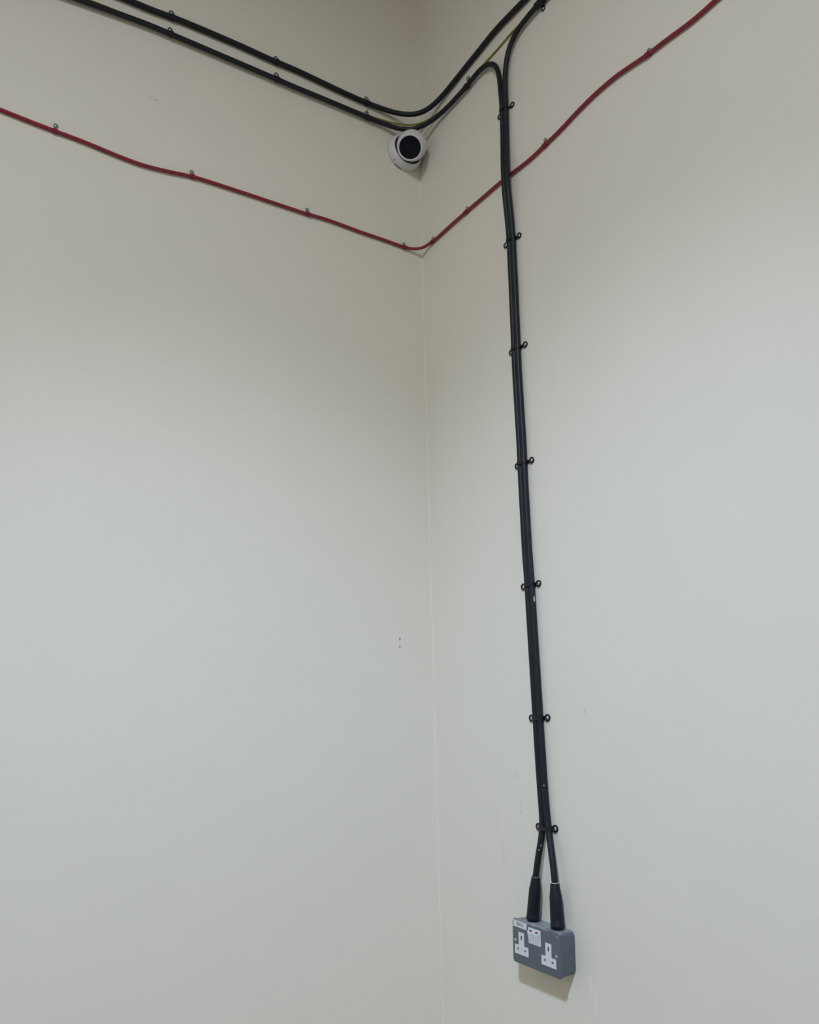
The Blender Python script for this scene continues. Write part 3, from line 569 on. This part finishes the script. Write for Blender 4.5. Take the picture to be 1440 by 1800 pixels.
EARTH = [(-2.6695, -0.0028, 3.262), (-1.8695, -0.0028, 3.262), (-1.0695, -0.0028, 3.262), (-0.9974, -0.0028, 3.265), (-0.9854, -0.0028, 3.2658),
    (-0.9733, -0.0028, 3.2666), (-0.9613, -0.0028, 3.2672), (-0.9493, -0.0028, 3.2676), (-0.9372, -0.0028, 3.2678), (-0.9252, -0.0028, 3.2679),
    (-0.9132, -0.0028, 3.2679), (-0.9011, -0.0028, 3.268), (-0.8891, -0.0028, 3.2682), (-0.8771, -0.0028, 3.2687), (-0.8651, -0.0028, 3.2696),
    (-0.8531, -0.0028, 3.2706), (-0.8412, -0.0028, 3.2717), (-0.8292, -0.0028, 3.2725), (-0.8172, -0.0028, 3.2731), (-0.8051, -0.0028, 3.2735),
    (-0.7931, -0.0028, 3.2738), (-0.781, -0.0028, 3.2741), (-0.769, -0.0028, 3.2743), (-0.7569, -0.0028, 3.2744), (-0.7449, -0.0028, 3.2745),
    (-0.7329, -0.0028, 3.2745), (-0.7208, -0.0028, 3.2746), (-0.7088, -0.0028, 3.2746), (-0.6967, -0.0028, 3.2746), (-0.6847, -0.0028, 3.2746),
    (-0.6726, -0.0028, 3.2746), (-0.6606, -0.0028, 3.2746), (-0.6485, -0.0028, 3.2747), (-0.6365, -0.0028, 3.2747), (-0.6244, -0.0028, 3.2748),
    (-0.6124, -0.0028, 3.2748), (-0.6003, -0.0028, 3.2749), (-0.5883, -0.0028, 3.2749), (-0.5762, -0.0028, 3.275), (-0.5642, -0.0028, 3.275),
    (-0.5522, -0.0028, 3.275), (-0.5401, -0.0028, 3.2751), (-0.5281, -0.0028, 3.2751), (-0.516, -0.0028, 3.2751), (-0.504, -0.0028, 3.2752),
    (-0.4919, -0.0028, 3.2751), (-0.4799, -0.0028, 3.2751), (-0.4678, -0.0028, 3.275), (-0.4558, -0.0028, 3.2749), (-0.4437, -0.0028, 3.2749),
    (-0.4317, -0.0028, 3.2749), (-0.4196, -0.0028, 3.2749), (-0.4076, -0.0028, 3.2751), (-0.3956, -0.0028, 3.2753), (-0.3835, -0.0028, 3.2756),
    (-0.3715, -0.0028, 3.2758), (-0.3594, -0.0028, 3.2761), (-0.3474, -0.0028, 3.2764), (-0.3353, -0.0028, 3.2766), (-0.3233, -0.0028, 3.2767),
    (-0.3112, -0.0028, 3.2769), (-0.2992, -0.0028, 3.277), (-0.2872, -0.0028, 3.2771), (-0.2751, -0.0028, 3.2772), (-0.2631, -0.0028, 3.2773),
    (-0.251, -0.0028, 3.2775), (-0.239, -0.0028, 3.2776), (-0.2269, -0.0028, 3.2777), (-0.2149, -0.0028, 3.278), (-0.2029, -0.0028, 3.2783),
    (-0.1908, -0.0028, 3.2789), (-0.1788, -0.0029, 3.2796), (-0.1668, -0.003, 3.2804), (-0.1548, -0.0034, 3.2814), (-0.1429, -0.004, 3.2822),
    (-0.131, -0.0051, 3.2828), (-0.1193, -0.0069, 3.2829), (-0.1077, -0.0096, 3.2826), (-0.0964, -0.0131, 3.2819), (-0.0854, -0.0176, 3.2809),
    (-0.0749, -0.0229, 3.2799), (-0.0649, -0.0292, 3.2788), (-0.0554, -0.0363, 3.2779), (-0.0466, -0.0442, 3.2775), (-0.0385, -0.0528, 3.2775),
    (-0.0312, -0.062, 3.2782), (-0.0246, -0.0718, 3.2795), (-0.0189, -0.0821, 3.281), (-0.0141, -0.0928, 3.2825), (-0.0103, -0.1039, 3.2838),
    (-0.0074, -0.1154, 3.2845), (-0.0055, -0.1271, 3.2846), (-0.0043, -0.139, 3.2844), (-0.0036, -0.151, 3.284), (-0.0033, -0.163, 3.2836),
    (-0.003, -0.175, 3.2833), (-0.0029, -0.187, 3.2833), (-0.0028, -0.1991, 3.2835), (-0.0028, -0.2111, 3.2839), (-0.0028, -0.2231, 3.2845),
    (-0.0028, -0.2351, 3.2854), (-0.0028, -0.2471, 3.2865), (-0.0028, -0.2591, 3.2877), (-0.0028, -0.2711, 3.2891), (-0.0028, -0.283, 3.2904),
    (-0.0028, -0.295, 3.2917), (-0.0028, -0.307, 3.2927), (-0.0028, -0.319, 3.2935), (-0.0028, -0.331, 3.2942), (-0.0028, -0.3431, 3.2946),
    (-0.0028, -0.3551, 3.2949), (-0.0028, -0.3671, 3.2951), (-0.0028, -0.3792, 3.2955), (-0.0028, -0.3912, 3.296), (-0.0028, -0.4032, 3.2969),
    (-0.0028, -0.4152, 3.2979), (-0.0028, -0.4271, 3.299), (-0.0028, -0.4391, 3.3), (-0.0028, -0.4511, 3.3006), (-0.0028, -0.4631, 3.3007),
    (-0.0028, -0.4751, 3.3004), (-0.0028, -0.4872, 3.3), (-0.0028, -0.4992, 3.2994), (-0.0028, -0.5112, 3.2988), (-0.0028, -0.5233, 3.2982),
    (-0.0028, -0.5353, 3.2975), (-0.0028, -0.5473, 3.2968), (-0.0028, -0.5593, 3.2959), (-0.0028, -0.5713, 3.295), (-0.0028, -0.5833, 3.2941),
    (-0.0028, -0.6555, 3.2894), (-0.0028, -1.4555, 3.2894), (-0.0028, -2.2555, 3.2894),]
R_UP, R_BLK, R_RED, R_EARTH = 0.0075, 0.0070, 0.0045, 0.0027


def cable(name, pts, r, m, label):
    bm = bmesh.new()
    add_tube(bm, pts, r, 16)
    return tag(obj(name, bm, m, smooth=60), label, 'cable')


up_c = cable('power_cable', UPPER, R_UP, M['black'], 'upper black cable bending round the corner above the white camera')
low_c = cable('power_cable', LOWER, R_BLK, M['black'], 'black cable just behind the white camera, turning down to the left gland of the socket')
drop_c = cable('power_cable', DROP, R_BLK, M['black'], 'black cable from the top right, running down to the right gland of the socket')
red_c = cable('alarm_cable', RED, R_RED, M['red'], 'thin red cable clipped across both walls below the camera')
bm = bmesh.new()
add_tube(bm, EARTH, R_EARTH, 12, mat_fn=lambda j, k: 1 if ((k + j // 9) % 12) < 8 else 0)
tag(obj('earth_wire', bm, [M['green'], M['yellow']], smooth=60), 'thin green and yellow earth wire running along the lower black cable', 'wire')

CAM = Vector((-1.28015, -1.8442, 1.5))


def nearest(pts, p):
    i = min(range(1, len(pts) - 1), key=lambda k: (Vector(pts[k]) - p).length)
    return Vector(pts[i]), (Vector(pts[i + 1]) - Vector(pts[i - 1])).normalized()


def seg_at(pts, key, val, lo=None):
    """Point of a centre line where coordinate `key` equals val."""
    for a, b in zip(pts, pts[1:]):
        if (a[key] - val) * (b[key] - val) <= 0 and a[key] != b[key]:
            if lo is not None and not lo(a):
                continue
            f = (val - a[key]) / (b[key] - a[key])
            return Vector(a).lerp(Vector(b), f), (Vector(b) - Vector(a)).normalized()


def flecks(parent, name, pts_r, spots, m, square=False, joined=False):
    """Small dabs on a cable: spots = (z height on the drop, angle out of the wall, length, width)."""
    pts, r = pts_r
    whole = bmesh.new()
    for z, ang, ln, wd in spots:
        p, t = seg_at(pts, 2, z, lambda a: a[1] < -0.2)
        t = t if t.z > 0 else -t
        a = math.radians(ang)           # 0 = straight out of the wall, + = towards the right
        nrm = Vector((-math.cos(a), -math.sin(a), 0))
        nrm = (nrm - t * nrm.dot(t)).normalized()
        side = t.cross(nrm)
        bm = whole if joined else bmesh.new()
        old = set(bm.verts)
        if square:
            prof = [(wd / 2, ln / 2), (-wd / 2, ln / 2), (-wd / 2, -ln / 2), (wd / 2, -ln / 2)]
        else:
            prof = [(wd * 0.5 * math.cos(q * math.pi / 4), ln * 0.5 * math.sin(q * math.pi / 4)) for q in range(8)]
        add_prism(bm, prof, -0.0008, 0.00025)
        mt = Matrix((side, t, nrm)).transposed().to_4x4()
        mt.translation = p + nrm * r
        bmesh.ops.transform(bm, matrix=mt, verts=[v for v in bm.verts if v not in old])
        if not joined:
            obj(name, bm, m, parent)
    if joined:
        obj(name, whole, m, parent)
    else:
        whole.free()


# ------------------------------------------------------------------ clips
def add_ring(bm, cx, cy, ro, ri, z0, z1, n=20):
    a = [[bm.verts.new((cx + r * math.cos(2 * math.pi * k / n), cy + r * math.sin(2 * math.pi * k / n), z)) for k in range(n)]
         for r, z in ((ro, z0), (ro, z1 - 0.0006), (ro - 0.0006, z1), (ri + 0.0006, z1), (ri, z1 - 0.0006), (ri, z0))]
    for i in range(6):
        p, q = a[i], a[(i + 1) % 6]
        for k in range(n):
            bm.faces.new((p[k], p[(k + 1) % n], q[(k + 1) % n], q[k]))


def add_screw(parent, x, y, r=0.0037):
    bm = bmesh.new()
    add_lathe(bm, [(r * 0.55, -0.004), (r * 0.55, 0.0012), (r, 0.0012), (r, 0.0022), (r * 0.8, 0.0034), (r * 0.4, 0.0039)], 18, Matrix.Translation((x, y, 0)))
    s = obj('screw', bm, M['steel'], parent, 40)
    bm = bmesh.new()
    w = r * 0.14
    add_box(bm, (x - r * 0.55, y - w, 0.003), (x + r * 0.55, y + w, 0.0041))
    add_box(bm, (x - w, y - r * 0.55, 0.003), (x + w, y + r * 0.55, 0.0041))
    obj('screw_recess', bm, M['recess'], s)


def strap(bm, profile, half, thick):
    """Strap of width 2*half along X following a closed YZ profile."""
    n = len(profile)
    P = [Vector((0, y, z)) for y, z in profile]
    rows = []
    for i in range(n):
        t = (P[(i + 1) % n] - P[i - 1]).normalized()
        nm = Vector((0, t.z, -t.y))
        rows.append([bm.verts.new(P[i] + Vector((-half, 0, 0))), bm.verts.new(P[i] + Vector((half, 0, 0))),
                     bm.verts.new(P[i] + Vector((half, 0, 0)) + nm * thick), bm.verts.new(P[i] + Vector((-half, 0, 0)) + nm * thick)])
    for i in range(n):
        a, b = rows[i], rows[(i + 1) % n]
        for k in range(4):
            bm.faces.new((a[k], a[(k + 1) % 4], b[(k + 1) % 4], b[k]))


def loop_clip(wall, pts, r, eye, colour, label, group, half=0.0048, ro=0.0066, ri=0.0045, tail=False):
    """P-clip: a loop round one cable with an eyelet screwed to the wall at `eye`."""
    eye = Vector(eye)
    p, t = nearest(pts, eye)
    # foot of the perpendicular from the eyelet on the cable
    p = p + t * (eye - p).dot(t)
    ax = 1 if wall == 'left' else 0
    base = p.copy(); base[ax] = 0
    h = -p[ax]                       # cable axis above the wall
    F = wall_frame(wall, base)
    tl = F.to_3x3().inverted() @ t
    if tl.x < 0:
        tl = -tl
    F = F @ Matrix.Rotation(math.atan2(tl.y, tl.x), 4, 'Z')
    e = F.inverted() @ eye
    if e.y < 0:
        F = F @ Matrix.Rotation(math.pi, 4, 'Z')
        e = F.inverted() @ eye
    root = thing('cable_clip', label, 'cable clip', F, group)
    mt = M['clip_black'] if colour == 'black' else M['clip_red']
    bm = bmesh.new()
    strap(bm, [((r + 0.0001) * math.cos(2 * math.pi * k / 28), h + (r + 0.0001) * math.sin(2 * math.pi * k / 28)) for k in range(28)], half, 0.0013)
    obj('band', bm, mt, root, 40)
    bm = bmesh.new()
    ey = max(e.y, r + ro * 0.6)
    hw = min(half, 0.005)
    add_prism(bm, [(e.x - hw * 0.8, r * 0.4), (e.x + hw * 0.8, r * 0.4), (hw * 0.6 + e.x, ey - ri - 0.0012), (-hw * 0.6 + e.x, ey - ri - 0.0012)], 0.0012, 0.0032)
    add_ring(bm, e.x, ey, ro, ri, 0.0006, 0.0034)
    obj('eyelet', bm, mt if colour == 'black' else M['dull_zinc'], root, 40)
    add_screw(root, e.x, ey, ri * 0.92)
    if tail:
        bm = bmesh.new()
        add_tube(bm, [(-0.002, r * 0.7, h + r * 0.5), (-0.0035, r + 0.004, h + r * 0.3), (-0.0045, r + 0.012, h), (-0.0060, r + 0.021, h)], 0.0010, 8)
        obj('tie_tail', bm, mt, root, 40)
    return root


for e, lab in zip([(-0.7847, -0.003, 3.3367), (-0.4858, -0.003, 3.338), (-0.1898, -0.003, 3.3375),], (
        'black loop clip on the upper black cable, farthest left from the corner',
        'black loop clip on the upper black cable, halfway along the left wall',
        'black loop clip on the upper black cable, left wall, nearest the camera')):
    loop_clip('left', UPPER, R_UP, e, 'black', lab, 'loop clips on the black cables')
LOWC = [(-0.7851, -0.003, 3.282), (-0.4834, -0.003, 3.2844), (-0.1895, -0.003, 3.2852), (-0.003, -0.2584, 3.303),]
for e, lab, tl in zip(LOWC[:3], (
        'black loop clip on the lower black cable, farthest left from the corner',
        'black loop clip with open eyelet on the lower black cable, halfway along the left wall',
        'black loop clip with an upright tie end on the lower black cable beside the camera'), (False, False, True)):
    loop_clip('left', LOWER, R_BLK, e, 'black', lab, 'loop clips on the black cables', tail=tl)
loop_clip('right', LOWER[:230], R_BLK, LOWC[3], 'black', 'black loop clip on the lower black cable just before it turns down',
          'loop clips on the black cables')
REDC = [(-1.0357, -0.003, 2.8809), (-0.7092, -0.003, 2.8819), (-0.3829, -0.003, 2.888), (-0.0656, -0.003, 2.8841), (-0.003, -0.0597, 2.8929),
    (-0.003, -0.2273, 2.8963), (-0.003, -0.5504, 2.9003), (-0.003, -0.8812, 2.9028),]
for i, (e, lab) in enumerate(zip(REDC, (
        'red loop clip on the red cable, farthest left from the corner',
        'red loop clip on the red cable, second from the left edge',
        'red loop clip on the red cable, left wall, third from the left edge',
        'red loop clip with a frayed edge on the red cable, left wall beside the corner',
        'red loop clip on the red cable, right wall beside the corner',
        'red loop clip on the red cable between the corner and the black drop cables',
        'red loop clip on the red cable, first one right of the black drop cables',
        'red loop clip on the red cable, farthest up to the right'))):
    loop_clip('left' if i < 4 else 'right', RED, R_RED, e, 'red', lab, 'clips on the red cable', half=0.0055, ro=0.0052, ri=0.0036)


def double_clip(z, yc, label):
    """Strap over both drop cables with a screwed eyelet at each side."""
    pa, ta = seg_at(LOWER, 2, z, lambda a: a[1] < -0.3)
    pb, tb = seg_at(DROP, 2, z, lambda a: a[1] < -0.3)
    mid = (pa + pb) / 2
    base = Vector((0, mid.y, z))
    h = -mid.x
    sp = abs(pa.y - pb.y) / 2
    root = thing('cable_clip', label, 'cable clip', wall_frame('right', base), 'double clips on the pair of drop cables')
    r = R_BLK + 0.0002
    prof = []
    for k in range(13):
        a = math.radians(-90 + 180 * k / 12)
        prof.append((sp + r * math.cos(a), h + r * math.sin(a)))
    for k in range(13):
        a = math.radians(90 + 180 * k / 12)
        prof.append((-sp + r * math.cos(a), h + r * math.sin(a)))
    bm = bmesh.new()
    strap(bm, prof, 0.0046, 0.0010)
    bmesh.ops.transform(bm, matrix=Matrix(((0, 1, 0, 0), (1, 0, 0, 0), (0, 0, 1, 0), (0, 0, 0, 1))), verts=bm.verts)
    obj('band', bm, M['clip_black'], root, 40)
    for s in (-1, 1):
        ex = (yc - mid.y) * -1 + s * 0.0262
        bm = bmesh.new()
        x0 = s * (sp + r * 0.7)
        add_prism(bm, [(x0, -0.004), (ex - s * 0.0045, -0.003), (ex - s * 0.0045, 0.003), (x0, 0.004)], 0.0012, 0.0034)
        add_ring(bm, ex, 0, 0.0078, 0.0048, 0.0006, 0.0042)
        obj('eyelet', bm, M['clip_black'], root, 40)
        add_screw(root, ex, 0, 0.0042)
    return root


for (x, yc, z), lab in zip([(-0.003, -0.4121, 3.0843), (-0.003, -0.4085, 2.6971), (-0.003, -0.4066, 2.3981), (-0.003, -0.4055, 2.1022), (-0.003, -0.4041, 1.8092),
    (-0.003, -0.4073, 1.5132), (-0.003, -0.4107, 1.2858),], (
        'topmost black double clip on the two drop cables, above the red cable',
        'black double clip on the two drop cables, first one below the red cable',
        'black double clip on the two drop cables, second one below the red cable',
        'black double clip halfway down the two drop cables, fourth of seven',
        'black double clip on the two drop cables, third one up from the socket',
        'black double clip on the two drop cables, second one up from the socket',
        'lowest black double clip, where the two drop cables part above the socket')):
    double_clip(z, yc, lab)

# wide wrapped clip on the drop cable at the top edge of the picture
pt = Vector([(-0.003, -0.566, 3.2912),][0])
rt = loop_clip('right', DROP[:60], R_BLK + 0.0008, pt + Vector((0, -0.010, -0.010)), 'black', 'wide black clip wrapped round the drop cable at the top edge',
               'loop clips on the black cables', half=0.013)

# printing, paint spots and one painted white highlight on the drop cables
random.seed(11)
marks = []
z = 1.948
for word in (5, 6, 9, 7):
    for k in range(word):
        for q in range(2):
            marks.append((z - random.uniform(-0.0006, 0.0006), 66 + (q * 16) + random.uniform(-3, 3), random.uniform(0.0009, 0.0026), random.uniform(0.0006, 0.0012)))
        z -= 0.0044
    z -= 0.014
flecks(drop_c, 'cable_print', (DROP, R_BLK), marks, M['print'], square=True, joined=True)
flecks(drop_c, 'paint_glint_spot', (DROP, R_BLK), [(1.775, 82, 0.014, 0.0026), (1.373, 40, 0.0022, 0.0022)], M['paint_glint_fleck'])  # the long dab on the right edge is a painted highlight
flecks(low_c, 'paint_glint_spot', (LOWER, R_BLK), [(1.2425, 42, 0.0032, 0.0018), (1.252, 60, 0.006, 0.0012)], M['paint_glint_fleck'])

# ------------------------------------------------------------------ gland shrouds
BOXC = Vector([(0, -0.4, 1.0565),][0])
BOXF = wall_frame('right', BOXC, -0.04198)


def shroud(pts, label, rim_paint):
    top, mid, bot = [Vector(p) for p in pts]
    z = (top - bot).normalized()
    x = Vector((-1, 0, 0)); x = (x - z * x.dot(z)).normalized()
    y = z.cross(x)
    F = Matrix((x, y, z)).transposed().to_4x4()
    F.translation = bot
    Lt = (top - bot).length
    Ls = (mid - bot).length
    root = thing('gland_shroud', label, 'cable gland', F, 'gland shrouds on top of the socket')
    bm = bmesh.new()
    add_lathe(bm, [(0.0118, -0.0052), (0.0126, -0.0030), (0.0134, -0.0026), (0.0142, -0.0020), (0.0146, 0.0025), (0.0142, 0.0045), (0.0137, 0.0055), (0.0136, 0.02), (0.0126, Ls - 0.002), (0.0122, Ls)], 36)
    obj('sleeve', bm, M['rubber'], root, 50)
    bm = bmesh.new()
    add_lathe(bm, [(0.0123, Ls - 0.0004), (0.0115, Ls + 0.003), (0.0092, Lt - 0.001), (0.0088, Lt), (0.0074, Lt)], 36)
    obj('neck', bm, M['rubber'], root, 50)
    bm = bmesh.new()
    add_lathe(bm, [(0.0074, Lt - 0.0004), (0.0087, Lt - 0.0004), (0.0087, Lt + 0.0008), (0.0074, Lt + 0.0008)], 36)
    obj('rim', bm, M['paint_glint_fleck'] if rim_paint else M['shutter'], root, 50)
    return root


shroud([(-0.021, -0.3892, 1.1881), (-0.021, -0.3822, 1.166), (-0.021, -0.3726, 1.1049),], 'left black rubber gland shroud standing on the grey socket', False)
shroud([(-0.021, -0.4464, 1.1832), (-0.021, -0.4476, 1.1596), (-0.021, -0.447, 1.1013),], 'right black rubber gland shroud with a white rim line, standing on the grey socket', True)

# ------------------------------------------------------------------ double socket
W, HB, D = 0.147, 0.0855, 0.0409
sock = thing('double_socket', 'grey metal double socket with two rocker switches on the right wall', 'socket', BOXF)
bm = bmesh.new()
add_loft(bm, [(rounded_rect(W - 0.003, HB - 0.003, 0.013), 0.0), (rounded_rect(W - 0.002, HB - 0.002, 0.0125), 0.002),
              (rounded_rect(W - 0.002, HB - 0.002, 0.008), D - 0.004)])
obj('back_box', bm, M['enamel'], sock, 30)
bm = bmesh.new()
add_loft(bm, [(rounded_rect(W - 0.0005, HB - 0.0005, 0.007), D - 0.0046), (rounded_rect(W, HB, 0.007), D - 0.0040), (rounded_rect(W, HB, 0.007), D - 0.0012),
              (rounded_rect(W - 0.0012, HB - 0.0012, 0.0065), D - 0.0003), (rounded_rect(W - 0.003, HB - 0.003, 0.006), D)])
obj('faceplate', bm, M['enamel'], sock, 30)


def uv(u, v):
    """Millimetres from the top left of the plate to the local frame."""
    return (u / 1000 - W / 2, HB / 2 - v / 1000)


def poly(pts):
    return [uv(*p) for p in pts]


# knock-outs pressed into the right end
bm = bmesh.new()
add_lathe(bm, [(0.0098, -0.0004), (0.0104, 0.0004), (0.0111, 0.0004), (0.0116, -0.0004)], 32, caps=False)
bmesh.ops.transform(bm, matrix=Matrix.Translation((W / 2 - 0.001, 0.0, 0.0185)) @ Matrix.Rotation(math.pi / 2, 4, 'Y'), verts=bm.verts)
obj('knockout', bm, M['enamel'], sock, 50)


def outlet(u0, v0):
    """White T-shaped insert; u0, v0 = top left of its upright."""
    o = poly([(u0, v0), (u0 + 17.0, v0), (u0 + 17.0, v0 + 25.3), (u0 + 30.0, v0 + 25.3), (u0 + 30.0, v0 + 43.0),
              (u0 - 12.5, v0 + 43.0), (u0 - 12.5, v0 + 25.3), (u0, v0 + 25.3)])
    c = u0 + 8.6
    rects = {'earth': (c - 2.2, v0 + 6.2, c + 2.2, v0 + 14.6), 'live': (c - 14.3, v0 + 31.0, c - 8.0, v0 + 35.4), 'neutral': (c + 8.4, v0 + 31.0, c + 14.7, v0 + 35.4)}
    hl = [poly([(a, b), (c_, b), (c_, d), (a, d)]) for a, b, c_, d in rects.values()]
    bm = bmesh.new()
    add_prism(bm, o, D - 0.0002, D + 0.0012, hl)
    ins = obj('socket_insert', bm, M['white_plastic'], sock)
    for k, (a, b, c_, d) in rects.items():
        bm = bmesh.new()
        (x0, y1), (x1, y0) = uv(a - 0.2, b - 0.2), uv(c_ + 0.2, d + 0.2)
        add_box(bm, (x0, y0, D - 0.0006), (x1, y1, D + 0.0002))
        obj('pin_slot', bm, M['slot_black'] if k == 'earth' else M['shutter'], ins)


outlet(20.6, 24.0)
outlet(103.6, 26.3)

# the rocker switches and their frame
bm = bmesh.new()
add_prism(bm, poly([(52.6, 8.2), (89.6, 8.2), (89.6, 38.4), (52.6, 38.4)]), D - 0.0002, D + 0.0011)
obj('switch_frame', bm, M['white_plastic'], sock)
for u0 in (54.6, 73.0):
    bm = bmesh.new()
    w = 14.6
    sec = [(11.0, 0.0008), (15.4, 0.0058), (16.6, 0.0062), (36.6, 0.0016), (36.6, 0.0)]
    rows = []
    for u in (u0, u0 + w):
        rows.append([bm.verts.new((*uv(u, v), D + z)) for v, z in sec + [(11.0, 0.0)]])
    n = len(rows[0])
    for k in range(n):
        bm.faces.new((rows[0][k], rows[0][(k + 1) % n], rows[1][(k + 1) % n], rows[1][k]))
    bm.faces.new(rows[0][::-1]); bm.faces.new(rows[1])
    rk = obj('rocker', bm, M['white_plastic'], sock)
    bm = bmesh.new()
    vs = []
    for v, z in ((11.8, 0.0008 + 0.0050 * 0.18 + 0.0002), (14.6, 0.0008 + 0.0050 * 0.82 + 0.0002)):
        for u in (u0 + 2.6, u0 + w - 2.6):
            x, y = uv(u, v)
            vs.append((x, y, D + z))
    q = [bm.verts.new(p) for p in (vs[0], vs[1], vs[3], vs[2])]
    q2 = [bm.verts.new((p[0], p[1] - 0.0004, p[2] - 0.0006)) for p in (vs[0], vs[1], vs[3], vs[2])]
    bm.faces.new(q); bm.faces.new(q2[::-1])
    for k in range(4):
        bm.faces.new((q[k], q[(k + 1) % 4], q2[(k + 1) % 4], q2[k]))
    obj('on_mark', bm, M['red_mark'], rk)['label'] = 'red on mark'

# sticker with the circuit number
bm = bmesh.new()
add_prism(bm, poly([(3.6, 2.6), (46.6, 3.1), (46.4, 16.2), (3.5, 15.6)]), D - 0.0001, D + 0.0003)
stk = obj('label_sticker', bm, M['sticker'], sock)
cu = bpy.data.curves.new('circuit_number', 'FONT')
cu.body = 'SB4-2'
cu.size = 0.0088
cu.extrude = 0.00008
cu.align_x = 'CENTER'
cu.align_y = 'CENTER'
cu.space_character = 1.0
tmp = bpy.data.objects.new('tmp', cu)
COL.objects.link(tmp)
dg = bpy.context.evaluated_depsgraph_get()
me = bpy.data.meshes.new_from_object(tmp.evaluated_get(dg))
bpy.data.objects.remove(tmp)
tx = bpy.data.objects.new('circuit_number', me)
me.materials.clear(); me.materials.append(M['ink'])
for pl in me.polygons:
    pl.material_index = 0
COL.objects.link(tx)
tx.parent = stk
sx, sy = uv(24.2, 9.2)
tx.location = (sx, sy, D + 0.0004)

for (u, v, r) in ((9.0, 42.0, 3.0), (134.5, 45.6, 3.0), (138.6, 9.4, 1.4)):
    x, y = uv(u, v)
    bm = bmesh.new()
    r /= 1000
    add_lathe(bm, [(r, -0.0004), (r, 0.0004), (r * 0.75, 0.0010), (r * 0.3, 0.0012)], 20, Matrix.Translation((x, y, D)))
    s = obj('screw', bm, M['steel'], sock, 40)
    bm = bmesh.new()
    add_box(bm, (x - r * 0.16, y - r * 0.85, D + 0.0007), (x + r * 0.16, y + r * 0.85, D + 0.0013))
    obj('screw_slot', bm, M['recess'], s)

# ------------------------------------------------------------------ security camera
DC = Vector((-0.0613, 0.0, 3.194))
turret = thing('security_camera', 'white dome security camera with a dark round lens in the corner under the black cables', 'camera', wall_frame('left', DC))
bm = bmesh.new()
add_lathe(bm, [(0.0550, 0.0), (0.0566, 0.0015), (0.0567, 0.010), (0.0560, 0.016), (0.0542, 0.0215), (0.0522, 0.0255), (0.0500, 0.0280), (0.0480, 0.0290), (0.0470, 0.0284), (0.0466, 0.0262)], 64, caps=False)
obj('base', bm, M['cam_white'], turret, 60)
bm = bmesh.new()
add_lathe(bm, [(0.0467, 0.0240), (0.0467, 0.0278), (0.0450, 0.0276), (0.0446, 0.0240)], 64, caps=False)
obj('gap_shade', bm, M['cam_gap_shade'], turret, 60)  # black ring paints in the shade of the gap round the eyeball
LOOK = Vector((-0.541, -0.750, 0.545)).normalized()       # viewing direction in the wall frame
EC = Vector((0.0, 0.0, 0.049))
eye_m = Matrix.Translation(EC) @ LOOK.to_track_quat('Z', 'Y').to_matrix().to_4x4()
RS = 0.0450
prof = []
for k in range(25):
    a = math.radians(-88 + k * (88 + 53) / 24)
    prof.append((RS * math.cos(a), RS * math.sin(a)))
zf = prof[-1][1]
rf = prof[-1][0]
bm = bmesh.new()
add_lathe(bm, prof + [(rf * 0.985, zf + 0.0006)], 72, eye_m)
eyeb = obj('eyeball', bm, M['cam_white'], turret, 60)
bm = bmesh.new()
add_lathe(bm, [(0.0383, zf - 0.0075), (0.0383, zf + 0.0040), (0.0383 - 0.0010, zf + 0.0052), (0.0325 + 0.0012, zf + 0.0056), (0.0325, zf + 0.0048), (0.0325, zf)], 72, eye_m, caps=False)
obj('bezel', bm, M['cam_white'], eyeb, 60)
bm = bmesh.new()
add_lathe(bm, [(0.0325 + 0.0002, zf), (0.0325 + 0.0002, zf + 0.0046), (0.0325 * 0.8, zf + 0.0056), (0.0325 * 0.5, zf + 0.0063), (0.004, zf + 0.0067)], 72, eye_m)
obj('front_glass', bm, M['cam_glass'], eyeb, 60)


def on_base(ang, h, lift=0.0):
    """Point on the tapered side of the base."""
    r = 0.0566 + lift - (max(h - 0.012, 0) * 0.22)
    a = math.radians(ang)
    return Vector((r * math.cos(a), r * math.sin(a), h))


for ang, h, la, lh, nm in [(226, 0.012, 1.7, 0.0016, 'screw_hole')] + [(235 + 3.9 * k, 0.0026 + 0.0003 * (k % 2), 1.5 if k % 3 else 1.0, 0.0013 + 0.0004 * (k % 2), 'lettering') for k in range(7)]:
    bm = bmesh.new()
    vs = [bm.verts.new(on_base(ang + a, h + b, l)) for l in (-0.0006, 0.0004) for a, b in ((-la, -lh), (la, -lh), (la, lh), (-la, lh))]
    for f in ((3, 2, 1, 0), (4, 5, 6, 7), (0, 1, 5, 4), (1, 2, 6, 5), (2, 3, 7, 6), (3, 0, 4, 7)):
        bm.faces.new([vs[i] for i in f])
    obj(nm, bm, M['ink'], turret)
